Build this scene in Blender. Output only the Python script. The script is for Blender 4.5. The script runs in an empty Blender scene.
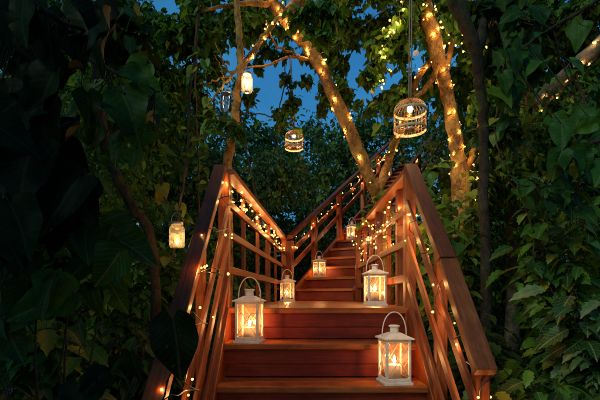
import bpy, math, random
import numpy as np
from mathutils import Vector, Matrix
random.seed(7); RNG = np.random.default_rng(7)
SC = bpy.context.scene; COL = SC.collection
CZ = 0.95                                   # camera height
def P(px, py, d):                           # a point of the photograph at distance d
    return Vector(((px-300)/400*d, d, CZ+(295-py)/400*d))
# ------------------------------------------------------------------ camera, sky, light, exposure
cam = bpy.data.cameras.new('camera'); co = bpy.data.objects.new('camera', cam); COL.objects.link(co)
co.location = (0, 0, CZ); co.rotation_euler = (math.radians(90), 0, 0)
cam.lens = 24; cam.sensor_width = 36; cam.shift_y = 95/600; cam.clip_start = .05; cam.clip_end = 2000
SC.camera = co
W = bpy.data.worlds.new('World'); SC.world = W; W.use_nodes = True
nt = W.node_tree; bg = nt.nodes['Background']
sky = nt.nodes.new('ShaderNodeTexSky'); sky.sky_type = 'NISHITA'; sky.sun_disc = False
SUN_EL, SUN_ROT = math.radians(1.0), math.radians(205)
sky.sun_elevation = SUN_EL; sky.sun_rotation = SUN_ROT; sky.ozone_density = 3.5; sky.air_density = 1.2; sky.dust_density = .2
tint = nt.nodes.new('ShaderNodeMixRGB'); tint.blend_type = 'MULTIPLY'; tint.inputs[0].default_value = 1; tint.inputs[2].default_value = (.34, .93, 1.05, 1)
nt.links.new(sky.outputs[0], tint.inputs[1]); wn = nt.nodes.new('ShaderNodeTexNoise'); wn.inputs['Scale'].default_value = 2.2; wn.inputs['Detail'].default_value = 6; wtc = nt.nodes.new('ShaderNodeTexCoord')
nt.links.new(wtc.outputs['Generated'], wn.inputs['Vector']); wr = nt.nodes.new('ShaderNodeValToRGB'); wr.color_ramp.elements[0].position = .38; wr.color_ramp.elements[0].color = (.72, .76, .84, 1)
wr.color_ramp.elements[1].position = .66; wr.color_ramp.elements[1].color = (1.6, 1.45, 1.25, 1); wm = nt.nodes.new('ShaderNodeMixRGB'); wm.blend_type = 'MULTIPLY'; wm.inputs[0].default_value = 1
nt.links.new(wn.outputs['Fac'], wr.inputs[0]); nt.links.new(tint.outputs[0], wm.inputs[1]); nt.links.new(wr.outputs[0], wm.inputs[2]); nt.links.new(wm.outputs[0], bg.inputs[0]); bg.inputs[1].default_value = 0.30
dusk_fill = bpy.data.lights.new('dusk_fill', 'SUN'); dusk_fill.energy = .85; dusk_fill.angle = math.radians(14); dusk_fill.color = (.82, 1, .80)  # added soft fill in place of dusk afterglow; no sun is up
so = bpy.data.objects.new('dusk_fill', dusk_fill); COL.objects.link(so); so.rotation_euler = (math.radians(58), 0, math.radians(-42))
SC.view_settings.view_transform = 'Standard'; SC.view_settings.look = 'None'
SC.view_settings.exposure = 0.95; SC.view_settings.gamma = 1; SC.view_settings.use_curve_mapping = False
cy = SC.cycles
cy.use_denoising = True
cy.max_bounces = 7; cy.diffuse_bounces = 3; cy.glossy_bounces = 3; cy.transmission_bounces = 5; cy.transparent_max_bounces = 12
cy.sample_clamp_indirect = 4; cy.caustics_reflective = False; cy.caustics_refractive = False
# ------------------------------------------------------------------ materials
def mat(name):
    m = bpy.data.materials.new(name); m.use_nodes = True; n = m.node_tree
    return m, n, n.nodes['Principled BSDF'], n.nodes['Material Output']
def ramp(n, fac, stops):
    r = n.nodes.new('ShaderNodeValToRGB'); e = r.color_ramp.elements
    while len(e) < len(stops): e.new(.5)
    for i, (p, c) in enumerate(stops): e[i].position = p; e[i].color = (*c, 1)
    n.links.new(fac, r.inputs[0]); return r.outputs[0]
def noise(n, vec, scale, detail=4, rough=.55):
    t = n.nodes.new('ShaderNodeTexNoise'); t.inputs['Scale'].default_value = scale
    t.inputs['Detail'].default_value = detail; t.inputs['Roughness'].default_value = rough
    if vec is not None: n.links.new(vec, t.inputs['Vector'])
    return t.outputs['Fac']
def mapping(n, vec, sc):
    t = n.nodes.new('ShaderNodeMapping'); t.inputs['Scale'].default_value = sc; n.links.new(vec, t.inputs['Vector']); return t.outputs[0]
def bump(n, h, strength, dist, bsdf):
    b = n.nodes.new('ShaderNodeBump'); b.inputs['Strength'].default_value = strength; b.inputs['Distance'].default_value = dist
    n.links.new(h, b.inputs['Height']); n.links.new(b.outputs[0], bsdf.inputs['Normal'])
def math_(n, op, a, b):
    t = n.nodes.new('ShaderNodeMath'); t.operation = op
    for i, v in enumerate((a, b)):
        if isinstance(v, (int, float)): t.inputs[i].default_value = v
        else: n.links.new(v, t.inputs[i])
    return t.outputs[0]
def wood_mat(name, dark, mid, light, rough=.38):
    m, n, b, o = mat(name)
    tc = n.nodes.new('ShaderNodeTexCoord'); oi = n.nodes.new('ShaderNodeObjectInfo')
    v = mapping(n, tc.outputs['UV'], (2.6, 52, 1))
    g = noise(n, v, 1.6, 10, .72)
    v2 = mapping(n, tc.outputs['UV'], (.9, 5, 1)); g2 = noise(n, v2, 1.3, 3)
    s = math_(n, 'ADD', math_(n, 'MULTIPLY', g, .62), math_(n, 'MULTIPLY', g2, .38))
    s = math_(n, 'ADD', s, math_(n, 'MULTIPLY', math_(n, 'SUBTRACT', oi.outputs['Random'], .5), .14))
    c = ramp(n, s, [(.3, dark), (.5, mid), (.68, light)])
    v3 = mapping(n, tc.outputs['UV'], (3, 3, 1)); w = noise(n, v3, 2.3, 5, .7)
    mx = n.nodes.new('ShaderNodeMixRGB'); mx.blend_type = 'MULTIPLY'
    n.links.new(ramp(n, w, [(.38, (.45, .42, .4)), (.55, (1, 1, 1))]), mx.inputs[2]); n.links.new(c, mx.inputs[1]); mx.inputs[0].default_value = .5
    n.links.new(mx.outputs[0], b.inputs['Base Color'])
    r = n.nodes.new('ShaderNodeMapRange'); r.inputs[3].default_value = rough-.08; r.inputs[4].default_value = rough+.22
    n.links.new(w, r.inputs[0]); n.links.new(r.outputs[0], b.inputs['Roughness'])
    b.inputs['Specular IOR Level'].default_value = .3
    bump(n, g, .35, .004, b); return m
M = {}
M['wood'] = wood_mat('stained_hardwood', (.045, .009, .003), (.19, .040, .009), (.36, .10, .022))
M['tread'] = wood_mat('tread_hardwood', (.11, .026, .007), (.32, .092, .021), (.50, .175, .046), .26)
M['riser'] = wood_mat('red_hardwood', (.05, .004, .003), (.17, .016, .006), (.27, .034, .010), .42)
def bark_mat(name, dark, light, vs=(1, 1, .35)):
    m, n, b, o = mat(name)
    tc = n.nodes.new('ShaderNodeTexCoord'); v = mapping(n, tc.outputs['Object'], vs)
    g = noise(n, v, 44, 10, .8); g2 = noise(n, tc.outputs['Object'], 4.5, 6, .7); g3 = noise(n, mapping(n, tc.outputs['Object'], (1, 1, 2.6)), 38, 6, .7)
    vo = n.nodes.new('ShaderNodeTexVoronoi'); vo.feature = 'DISTANCE_TO_EDGE'; vo.inputs['Scale'].default_value = 16; n.links.new(mapping(n, tc.outputs['Object'], (1.4, 1.4, .45)), vo.inputs['Vector'])
    crack = ramp(n, vo.outputs['Distance'], [(0, (.25,)*3), (.07, (1,)*3)])
    s = math_(n, 'ADD', math_(n, 'MULTIPLY', g, .45), math_(n, 'MULTIPLY', g2, .55))
    c = ramp(n, s, [(.42, dark), (.5, tuple((a+c)/2 for a, c in zip(dark, light))), (.57, light)])
    mx = n.nodes.new('ShaderNodeMixRGB'); mx.blend_type = 'MULTIPLY'; mx.inputs[0].default_value = .22; n.links.new(c, mx.inputs[1]); n.links.new(crack, mx.inputs[2])
    moss = n.nodes.new('ShaderNodeMixRGB'); n.links.new(mx.outputs[0], moss.inputs[1]); moss.inputs[2].default_value = (.05, .07, .02, 1)
    n.links.new(ramp(n, noise(n, tc.outputs['Object'], 3.1, 8, .75), [(.55, (0,)*3), (.64, (.7,)*3)]), moss.inputs[0])
    n.links.new(moss.outputs[0], b.inputs['Base Color'])
    h = math_(n, 'ADD', math_(n, 'ADD', s, math_(n, 'MULTIPLY', g3, .4)), math_(n, 'MULTIPLY', crack, .12))
    b.inputs['Roughness'].default_value = .9; b.inputs['Specular IOR Level'].default_value = .2; bump(n, h, 1, .03, b); return m
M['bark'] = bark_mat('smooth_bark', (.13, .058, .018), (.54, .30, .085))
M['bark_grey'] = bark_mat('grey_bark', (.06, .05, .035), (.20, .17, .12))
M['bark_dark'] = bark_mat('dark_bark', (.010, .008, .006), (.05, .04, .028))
M['twig'] = bark_mat('twig_bark', (.03, .02, .012), (.11, .07, .04))
def leaf_mat(name, stops, rough=.42, transl=.3, vein=.5):
    m, n, b, o = mat(name)
    at = n.nodes.new('ShaderNodeAttribute'); at.attribute_name = 'rnd'
    c = ramp(n, at.outputs['Fac'], stops)
    uv = n.nodes.new('ShaderNodeUVMap'); sx = n.nodes.new('ShaderNodeSeparateXYZ'); n.links.new(uv.outputs[0], sx.inputs[0])
    ax = math_(n, 'ABSOLUTE', math_(n, 'SUBTRACT', sx.outputs[0], .5), 0)
    mid = math_(n, 'LESS_THAN', ax, .018)
    wv = math_(n, 'SINE', math_(n, 'MULTIPLY', math_(n, 'SUBTRACT', sx.outputs[1], math_(n, 'MULTIPLY', ax, .9)), 50), 0)
    vs = math_(n, 'MAXIMUM', mid, math_(n, 'MULTIPLY', math_(n, 'GREATER_THAN', wv, .93), .6))
    mx = n.nodes.new('ShaderNodeMixRGB'); n.links.new(math_(n, 'MULTIPLY', vs, vein), mx.inputs[0]); n.links.new(c, mx.inputs[1]); mx.inputs[2].default_value = (.16, .19, .08, 1)
    tc = n.nodes.new('ShaderNodeTexCoord'); nz = noise(n, tc.outputs['Object'], 25, 4, .6)
    mm = n.nodes.new('ShaderNodeMixRGB'); mm.blend_type = 'MULTIPLY'; mm.inputs[0].default_value = .7
    n.links.new(mx.outputs[0], mm.inputs[1]); n.links.new(ramp(n, nz, [(.35, (.55, .6, .5)), (.6, (1.1, 1.1, 1.1))]), mm.inputs[2])
    sp = noise(n, mapping(n, tc.outputs['Object'], (1, 1, 1)), 17, 7, .75); bl = n.nodes.new('ShaderNodeMixRGB')
    n.links.new(ramp(n, sp, [(.62, (0,)*3), (.67, (.8,)*3)]), bl.inputs[0]); n.links.new(mm.outputs[0], bl.inputs[1]); bl.inputs[2].default_value = (.07, .04, .012, 1); mm = bl
    n.links.new(mm.outputs[0], b.inputs['Base Color']); b.inputs['Roughness'].default_value = rough
    b.inputs['Specular IOR Level'].default_value = .13
    bump(n, math_(n, 'ADD', math_(n, 'MULTIPLY', wv, .35), math_(n, 'MULTIPLY', nz, 1.5)), .12, .002, b)
    t = n.nodes.new('ShaderNodeBsdfTranslucent'); tm = n.nodes.new('ShaderNodeMixRGB'); tm.blend_type = 'MULTIPLY'; tm.inputs[0].default_value = 1
    n.links.new(mm.outputs[0], tm.inputs[1]); tm.inputs[2].default_value = (1.5, 1.6, .6, 1); n.links.new(tm.outputs[0], t.inputs[0])
    ms = n.nodes.new('ShaderNodeMixShader'); ms.inputs[0].default_value = transl
    n.links.new(b.outputs[0], ms.inputs[1]); n.links.new(t.outputs[0], ms.inputs[2]); n.links.new(ms.outputs[0], o.inputs[0]); return m
M['leaf'] = leaf_mat('broad_leaf', [(0, (.008, .034, .005)), (.45, (.028, .095, .010)), (.8, (.075, .17, .014)), (1, (.20, .19, .015))])
M['leaf_yellow_lit'] = leaf_mat('yellow_lit_leaf', [(0, (.018, .07, .010)), (.5, (.06, .14, .014)), (.88, (.14, .21, .02)), (1, (.26, .20, .02))])  # yellow-green leaves with the fairy lights' warmth put into the colour
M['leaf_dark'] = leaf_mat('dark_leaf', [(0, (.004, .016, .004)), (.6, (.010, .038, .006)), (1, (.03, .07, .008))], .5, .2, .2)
M['leaf_shaded'] = leaf_mat('painted_shade_leaf', [(0, (.002, .006, .003)), (1, (.005, .016, .005))], .5, .12, .08)  # near-black colour carries the shade of the left foreground
M['leaf_shaded'].node_tree.nodes['Principled BSDF'].inputs['Specular IOR Level'].default_value = .05
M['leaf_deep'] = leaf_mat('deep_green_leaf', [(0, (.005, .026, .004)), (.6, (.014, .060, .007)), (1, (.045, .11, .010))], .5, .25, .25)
M['leaf_blue'] = leaf_mat('blue_green_leaf', [(0, (.008, .034, .016)), (.45, (.026, .095, .038)), (.78, (.08, .17, .05)), (.9, (.14, .17, .02)), (1, (.22, .11, .02))])
M['leaf_pale'] = leaf_mat('pale_leaf', [(0, (.010, .035, .008)), (.6, (.022, .07, .018)), (1, (.09, .15, .07))], .4, .2, .7)
def plain(name, col, rough=.5, metal=0, nz=None):
    m, n, b, o = mat(name)
    tc = n.nodes.new('ShaderNodeTexCoord'); g = noise(n, tc.outputs['Object'], nz or 30, 5, .6)
    n.links.new(ramp(n, g, [(.3, tuple(.72*c for c in col)), (.6, col)]), b.inputs['Base Color'])
    b.inputs['Roughness'].default_value = rough; b.inputs['Metallic'].default_value = metal; bump(n, g, .15, .002, b); return m
M['cream'] = plain('cream_painted_metal', (.74, .68, .60), .42)
M['zinc'] = plain('aged_zinc', (.42, .41, .40), .4, .8)
M['band'] = plain('varnished_cane_band', (.55, .38, .20), .5)
M['brass'] = plain('aged_brass', (.38, .22, .09), .45, .6)
M['cable'] = plain('black_cable', (.012, .012, .010), .5)
M['rope'] = plain('jute_rope', (.26, .18, .10), .9, 0, 120)
M['wax'] = plain('candle_wax', (.85, .76, .58), .5)
M['wax'].node_tree.nodes['Principled BSDF'].inputs['Subsurface Weight'].default_value = .5
M['wax'].node_tree.nodes['Principled BSDF'].inputs['Subsurface Radius'].default_value = (.05, .03, .015)
M['wick'] = plain('charred_wick', (.02, .015, .01), .9)
def emit(name, col, s):
    m, n, b, o = mat(name); e = n.nodes.new('ShaderNodeEmission'); e.inputs[0].default_value = (*col, 1); e.inputs[1].default_value = s
    n.links.new(e.outputs[0], o.inputs[0]); return m
M['bulb'] = emit('warm_led_glass', (1, .40, .06), 7)
_n = M['bulb'].node_tree; _t = _n.nodes.new('ShaderNodeBsdfTransparent'); _x = _n.nodes.new('ShaderNodeMixShader'); _x.inputs[0].default_value = .45
_e = [q for q in _n.nodes if q.type == 'EMISSION'][0]; _o = _n.nodes['Material Output']
_n.links.new(_t.outputs[0], _x.inputs[1]); _n.links.new(_e.outputs[0], _x.inputs[2]); _n.links.new(_x.outputs[0], _o.inputs[0])
M['flame'] = emit('flame', (1, .60, .22), 60)
M['coolbulb'] = emit('cool_led', (1, .62, .34), 6)
def thin_glass(name, col, clear=.88, rough=.05):
    m, n, b, o = mat(name)
    t = n.nodes.new('ShaderNodeBsdfTransparent'); t.inputs[0].default_value = (*col, 1)
    g = n.nodes.new('ShaderNodeBsdfGlossy'); g.inputs[1].default_value = rough
    tc = n.nodes.new('ShaderNodeTexCoord'); nz = noise(n, tc.outputs['Object'], 14, 5, .7)
    d = n.nodes.new('ShaderNodeBsdfTranslucent'); d.inputs[0].default_value = (.9, .85, .75, 1)
    ms = n.nodes.new('ShaderNodeMixShader'); n.links.new(ramp(n, nz, [(.4, (.06,)*3), (.7, (1-clear,)*3)]), ms.inputs[0])
    n.links.new(t.outputs[0], ms.inputs[1]); n.links.new(d.outputs[0], ms.inputs[2])
    f = n.nodes.new('ShaderNodeFresnel'); f.inputs[0].default_value = 1.4
    m2 = n.nodes.new('ShaderNodeMixShader'); n.links.new(f.outputs[0], m2.inputs[0]); n.links.new(ms.outputs[0], m2.inputs[1]); n.links.new(g.outputs[0], m2.inputs[2])
    n.links.new(m2.outputs[0], o.inputs[0]); return m
M['glass'] = thin_glass('clear_pane', (1, .98, .94), .86)
M['amber_glass'] = thin_glass('amber_glass', (1, .78, .38), .72)
M['milky_glass'] = thin_glass('milky_glass', (.9, .9, .9), .45)
M['jar_glass'] = thin_glass('jar_glass', (.96, .96, .88), .78)
def frosted(name, col, w=.65):
    m, n, b, o = mat(name)
    b.inputs['Base Color'].default_value = (*col, 1); b.inputs['Roughness'].default_value = .3
    t = n.nodes.new('ShaderNodeBsdfTranslucent'); t.inputs[0].default_value = (*col, 1)
    ms = n.nodes.new('ShaderNodeMixShader'); ms.inputs[0].default_value = w
    n.links.new(b.outputs[0], ms.inputs[1]); n.links.new(t.outputs[0], ms.inputs[2]); n.links.new(ms.outputs[0], o.inputs[0]); return m
M['frost'] = frosted('frosted_jar_glass', (.9, .88, .84))
m, n, b, o = mat('forest_floor'); M['soil'] = m
tc = n.nodes.new('ShaderNodeTexCoord'); g = noise(n, tc.outputs['Object'], 6, 10, .75); v = n.nodes.new('ShaderNodeTexVoronoi'); v.inputs['Scale'].default_value = 28; n.links.new(tc.outputs['Object'], v.inputs['Vector'])
s = math_(n, 'ADD', math_(n, 'MULTIPLY', g, .7), math_(n, 'MULTIPLY', v.outputs['Distance'], .4))
n.links.new(ramp(n, s, [(.3, (.010, .008, .005)), (.55, (.04, .03, .018)), (.75, (.08, .055, .028))]), b.inputs['Base Color']); b.inputs['Roughness'].default_value = .95; bump(n, s, 1, .05, b)
# ------------------------------------------------------------------ objects
OFF = {}
def settag(o, label=None, cat=None, group=None, kind=None):
    if label: o['label'] = label
    if cat: o['category'] = cat
    if group: o['group'] = group
    if kind: o['kind'] = kind
    return o
def thing(name, label, cat, loc=(0, 0, 0), group=None, rotz=0):
    o = bpy.data.objects.new(name, None); COL.objects.link(o); o.location = loc; o.rotation_euler = (0, 0, rotz)
    o.empty_display_size = .1; OFF[o.name] = Vector(loc); return settag(o, label, cat, group)
def link_mesh(name, me, parent=None):
    o = bpy.data.objects.new(name, me); COL.objects.link(o)
    if parent: o.parent = parent; OFF[o.name] = OFF[parent.name]
    else: OFF[o.name] = Vector((0, 0, 0))
    return o
def copy_tree(o, parent=None):
    c = o.copy(); COL.objects.link(c)
    if parent: c.parent = parent
    for ch in list(o.children): copy_tree(ch, c)
    return c
class MB:
    def __init__(s): s.v = []; s.f = []; s.uv = []; s.sm = []
    def face(s, idx, uv=None, smooth=False):
        s.f.append(idx); s.uv.append(uv or [(s.v[i][0], s.v[i][1]) for i in idx]); s.sm.append(smooth)
    def board(s, p0, p1, w, t, up=(0, 0, 1), ch=.004, off=(0, 0)):
        p0 = Vector(p0); p1 = Vector(p1); d = (p1-p0); L = d.length; d.normalize(); up = Vector(up)
        side = d.cross(up).normalized(); up = side.cross(d).normalized()
        ch = min(ch, w*.3, t*.3); a, b = w/2, t/2
        prof = [(-a+ch, -b), (a-ch, -b), (a, -b+ch), (a, b-ch), (a-ch, b), (-a+ch, b), (-a, b-ch), (-a, -b+ch)]
        rings = [(0, ch), (ch, 0), (L-ch, 0), (L, ch)]
        base = len(s.v); uo = random.uniform(0, 50); vo = random.uniform(0, 50)
        for (u, inset) in rings:
            fx = (a-inset)/a; fy = (b-inset)/b
            for (x, y) in prof: s.v.append(p0+d*u+side*(x*fx+off[0])+up*(y*fy+off[1]))
        per = [0]
        for i in range(8):
            x0, y0 = prof[i]; x1, y1 = prof[(i+1) % 8]; per.append(per[-1]+math.hypot(x1-x0, y1-y0))
        for r in range(3):
            for i in range(8):
                j = (i+1) % 8
                s.face([base+r*8+i, base+r*8+j, base+(r+1)*8+j, base+(r+1)*8+i],
                       [(rings[r][0]+uo, per[i]+vo), (rings[r][0]+uo, per[i+1]+vo), (rings[r+1][0]+uo, per[i+1]+vo), (rings[r+1][0]+uo, per[i]+vo)])
        for r, rev in ((0, True), (3, False)):
            idx = [base+r*8+i for i in range(8)]; uv = [(prof[i][0]*.4+uo, prof[i][1]+vo) for i in range(8)]
            if rev: idx.reverse(); uv.reverse()
            s.face(idx, uv)
        return s
    def tube(s, pts, rad, n=8, cap=True, smooth=True):
        pts = [Vector(p) for p in pts]
        if isinstance(rad, (int, float)): rad = [rad]*len(pts)
        base = len(s.v); T = (pts[1]-pts[0]).normalized(); N = T.orthogonal().normalized(); L = 0
        for i, p in enumerate(pts):
            if 0 < i < len(pts)-1: t = (pts[i+1]-pts[i-1]).normalized()
            elif i: t = (p-pts[i-1]).normalized()
            else: t = T
            N = (N - t*N.dot(t)).normalized(); B = t.cross(N)
            for k in range(n):
                a = 2*math.pi*k/n; s.v.append(p+(N*math.cos(a)+B*math.sin(a))*rad[i])
            if i:
                l = (p-pts[i-1]).length
                for k in range(n):
                    j = (k+1) % n; q = base+(i-1)*n
                    s.face([q+k, q+j, q+n+j, q+n+k], [(L, k/n), (L, (k+1)/n), (L+l, (k+1)/n), (L+l, k/n)], smooth)
                L += l
        if cap:
            s.face([base+k for k in range(n)][::-1]); s.face([base+(len(pts)-1)*n+k for k in range(n)])
        return s
    def lathe(s, prof, n=24, c=(0, 0, 0), smooth=True, square=False):
        base = len(s.v); c = Vector(c)
        for (r, z) in prof:
            for k in range(n):
                a = 2*math.pi*(k+.5)/n; q = r/math.cos(math.pi/n) if square else r
                s.v.append(c+Vector((q*math.cos(a), q*math.sin(a), z)))
        for i in range(len(prof)-1):
            for k in range(n):
                j = (k+1) % n; s.face([base+i*n+k, base+i*n+j, base+(i+1)*n+j, base+(i+1)*n+k], None, smooth)
        return s
    def build(s, name, m, parent=None):
        me = bpy.data.meshes.new(name); off = OFF[parent.name] if parent else Vector((0, 0, 0))
        me.from_pydata([tuple(v-off) for v in s.v], [], s.f)
        uvl = me.uv_layers.new(name='UVMap'); uvl.data.foreach_set('uv', [c for f in s.uv for p in f for c in p])
        me.polygons.foreach_set('use_smooth', s.sm); me.materials.append(m); me.update()
        return link_mesh(name, me, parent)
def smooth_path(pts, n=6, jit=0.0):
    pts = [Vector(p) for p in pts]; out = []
    q = [pts[0]*2-pts[1]]+pts+[pts[-1]*2-pts[-2]]
    for i in range(1, len(q)-2):
        for k in range(n):
            t = k/n; a, b, c, d = q[i-1], q[i], q[i+1], q[i+2]
            p = .5*((2*b)+(c-a)*t+(2*a-5*b+4*c-d)*t*t+(3*b-a-3*c+d)*t**3)
            out.append(p+Vector([random.gauss(0, jit) for _ in range(3)]) if jit and (i > 1 or k) else p)
    out.append(pts[-1]); return out
def lerp_list(rad, n):
    return list(np.interp(np.linspace(0, len(rad)-1, n), range(len(rad)), rad))
def limb_mesh(pts, rad, n=12, jit=.012):
    sp = smooth_path(pts, 7, jit*.5); rr = lerp_list(rad, len(sp)); rr = [r*(1+random.uniform(-.10, .12)) for r in rr]
    mb = MB().tube(sp, rr, n); return mb, sp, rr
# ------------------------------------------------------------------ leaves (bulk)
def leaf_tpl(ys, ws, lobe=0, fold=.12, curl=.25, cols=2):
    xs = [-1, 0, 1] if cols == 2 else [-1, -.5, 0, .5, 1]
    V = []; U = []
    for y, w in zip(ys, ws):
        for x in xs:
            yy = y-lobe*abs(x)**1.5*(1-y)**3
            V.append((x*w, yy, abs(x)*w*fold*2-curl*max(0, y)**2*.6)); U.append((.5+x*w, yy))
    F = []; k = len(xs)
    for i in range(len(ys)-1):
        for j in range(k-1): F.append((i*k+j, i*k+j+1, (i+1)*k+j+1, (i+1)*k+j))
    return np.array(V), np.array(U), np.array(F)
TPL = {
 'oval': leaf_tpl([0, .3, .68, 1], [.03, .25, .2, .01]),
 'long': leaf_tpl([0, .25, .6, 1], [.02, .13, .11, .005], curl=.5),
 'heart': leaf_tpl([0, .1, .25, .45, .65, .82, .93, 1], [.2, .36, .42, .37, .26, .14, .06, .005], lobe=.16, fold=.10, curl=.4, cols=4),
 'heart_s': leaf_tpl([0, .2, .5, .8, 1], [.22, .38, .34, .15, .01], lobe=.15),
 'lobed': leaf_tpl([0, .08, .2, .27, .4, .47, .6, .67, .8, .87, 1], [.02, .15, .26, .21, .30, .22, .26, .16, .16, .07, .005], fold=.14, curl=.6, cols=4),
 'blade': leaf_tpl([0, .12, .3, .5, .7, .87, 1], [.02, .13, .2, .21, .16, .08, .005], fold=.16, curl=.6, cols=4),
}
def norm(a): return a/np.maximum(np.linalg.norm(a, axis=-1, keepdims=True), 1e-9)
def vary(t, k):
    V, U, F = t; V = V.copy(); ph = RNG.uniform(0, 6, 4); a = RNG.uniform(.5, 1.3)
    V[:, 2] += .05*a*np.sin(V[:, 1]*9+ph[0]+V[:, 0]*4)*np.abs(V[:, 0])/.3+.03*np.sin(V[:, 0]*11+ph[1])
    V[:, 0] += .05*np.sin(V[:, 1]*3+ph[2])*V[:, 1]; V[:, 0] *= 1+.10*np.sin(V[:, 1]*7+ph[3])
    return V, U, F
def heart_hi(rows=18, cols=10):
    V = []; U = []; F = []
    for i in range(rows):
        y = i/(rows-1); w = .43*max(0.0, math.sin(math.pi*min(1, (y+.16)/1.16)**.62))**.85*(1-.25*y)*(.42+.58*min(1, y/.16)**.5)+.002
        for j in range(cols+1):
            x = j/cols*2-1; yy = y-.15*math.sin(math.pi*.62*abs(x))*(1-y)**3; V.append((x*w, yy, abs(x)**1.4*w*.28-.22*y*y)); U.append((.5+x*w, yy))
    for i in range(rows-1):
        for j in range(cols): q = i*(cols+1)+j; F.append((q, q+1, q+cols+2, q+cols+1))
    return np.array(V), np.array(U), np.array(F)
for k_ in range(5): TPL['wavy%d' % k_] = vary(heart_hi(), k_)
class Leaves:
    def __init__(s): s.parts = []
    def add(s, tpl, pos, d, nrm, size, rnd, mi=0):
        V, U, F = TPL[tpl] if isinstance(tpl, str) else tpl
        d = norm(d); x = norm(np.cross(d, nrm)); z = np.cross(x, d)
        size = np.asarray(size).reshape(-1, 1, 1)
        w = pos[:, None, :]+size*(V[None, :, 0:1]*x[:, None, :]+V[None, :, 1:2]*d[:, None, :]+V[None, :, 2:3]*z[:, None, :])
        s.parts.append((w, U, F, np.asarray(rnd), mi))
    def twigs(s, p0, p1, r, mi=1):
        n = len(p0); d = norm(p1-p0); up = np.tile([.3, .2, .9], (n, 1)); x = norm(np.cross(d, up)); z = np.cross(x, d)
        V = []
        for c, q in ((p0, 1.), (p1, .45)):
            for k in range(3):
                a = 2*math.pi*k/3; V.append(c+(x*math.cos(a)+z*math.sin(a))*np.asarray(r).reshape(-1, 1)*q)
        w = np.stack(V, 1); F = np.array([(0, 1, 4, 3), (1, 2, 5, 4), (2, 0, 3, 5)])
        s.parts.append((w, np.zeros((6, 2)), F, np.zeros(n), mi))
    def build(s, name, mats, parent=None, smooth=True):
        off = np.array(OFF[parent.name] if parent else (0, 0, 0)); vs, fs, us, rs, ms = [], [], [], [], []; base = 0
        for w, U, F, rnd, mi in s.parts:
            n, k = w.shape[:2]; vs.append(w.reshape(-1, 3)-off)
            f = (F[None]+(np.arange(n)*k)[:, None, None]+base).reshape(-1, 4); fs.append(f); base += n*k
            us.append(np.tile(U[F.reshape(-1)], (n, 1))); rs.append(np.repeat(rnd, k)); ms.append(np.full(len(f), mi))
        v = np.concatenate(vs).astype(np.float32); f = np.concatenate(fs).astype(np.int32)
        me = bpy.data.meshes.new(name); me.vertices.add(len(v)); me.vertices.foreach_set('co', v.ravel())
        me.loops.add(f.size); me.loops.foreach_set('vertex_index', f.ravel())
        me.polygons.add(len(f)); me.polygons.foreach_set('loop_start', np.arange(0, f.size, 4, dtype=np.int32))
        me.update(calc_edges=True)
        me.polygons.foreach_set('use_smooth', np.full(len(f), smooth)); me.polygons.foreach_set('material_index', np.concatenate(ms).astype(np.int32))
        uv = me.uv_layers.new(name='UVMap'); uv.data.foreach_set('uv', np.concatenate(us).astype(np.float32).ravel())
        a = me.attributes.new('rnd', 'FLOAT', 'POINT'); a.data.foreach_set('value', np.concatenate(rs).astype(np.float32))
        for m_ in mats: me.materials.append(m_)
        me.update(); return link_mesh(name, me, parent)
def fill(L, blobs, n_twigs, size, tpl='oval', per=7, clump=.35, droop=.5, spread=.8, rad=.003):
    """leafy twigs clustered inside ellipsoids; blobs = [(centre, (rx, ry, rz), weight)]"""
    wts = np.array([b[2] for b in blobs], float); wts /= wts.sum()
    for (c, r, _), w in zip(blobs, wts):
        nt_ = max(3, int(n_twigs*w)); c = np.array(c); r = np.array(r)
        kc = max(3, nt_//14); u = norm(RNG.normal(size=(kc, 3)))*RNG.uniform(.25, 1, (kc, 1))**.45
        which = RNG.integers(0, kc, nt_); ctr = (u[which]+RNG.normal(size=(nt_, 3))*clump*.45)*r+c
        ctr[:, 2] = np.maximum(ctr[:, 2], .05)
        outd = norm((ctr-c)/r+RNG.normal(size=(nt_, 3))*.8); outd[:, 2] -= droop*.6; outd = norm(outd)
        ln = size*per*.42*RNG.uniform(.6, 1.3, (nt_, 1)); p0 = ctr-outd*ln*.5; p1 = ctr+outd*ln*.5
        L.twigs(p0, p1, np.full(nt_, rad))
        tone = RNG.uniform(0, 1, nt_)
        for k in range(per):
            t = (k+.5)/per; pos = p0+(p1-p0)*t+RNG.normal(size=(nt_, 3))*size*.12
            side = norm(np.cross(outd, RNG.normal(size=(nt_, 3))*.4+[0, 0, 1]))*(1 if k % 2 else -1)
            d = outd*.5+side*spread+RNG.normal(size=(nt_, 3))*.35; d[:, 2] -= droop*RNG.uniform(.3, 1.3, nt_)
            nr = RNG.normal(size=(nt_, 3))*.55+[0, -.25, .8]
            L.add(tpl, pos, d, nr, size*RNG.uniform(.5, 1.25, nt_), np.clip(tone*.55+RNG.uniform(0, .45, nt_)+.12*(RNG.random(nt_) > .93), 0, 1))
# ------------------------------------------------------------------ ground
g = MB(); N = 60; S = 300
for j in range(N+1):
    for i in range(N+1):
        x = (i/N*2-1); y = (j/N*2-1); x = S*abs(x)**2.2*(1 if x > 0 else -1); y = S*abs(y)**2.2*(1 if y > 0 else -1)+4
        r = math.hypot(x, y-3); z = -.02+min(.25, max(0, (r-3)*.03))*math.sin(x*1.3+.5)*math.cos(y*1.1) if r < 40 else -.02
        g.v.append(Vector((x, y, z-.05)))
for j in range(N):
    for i in range(N):
        a = j*(N+1)+i; g.face([a, a+1, a+N+2, a+N+1], None, True)
settag(g.build('ground', M['soil']), kind='structure')
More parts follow.
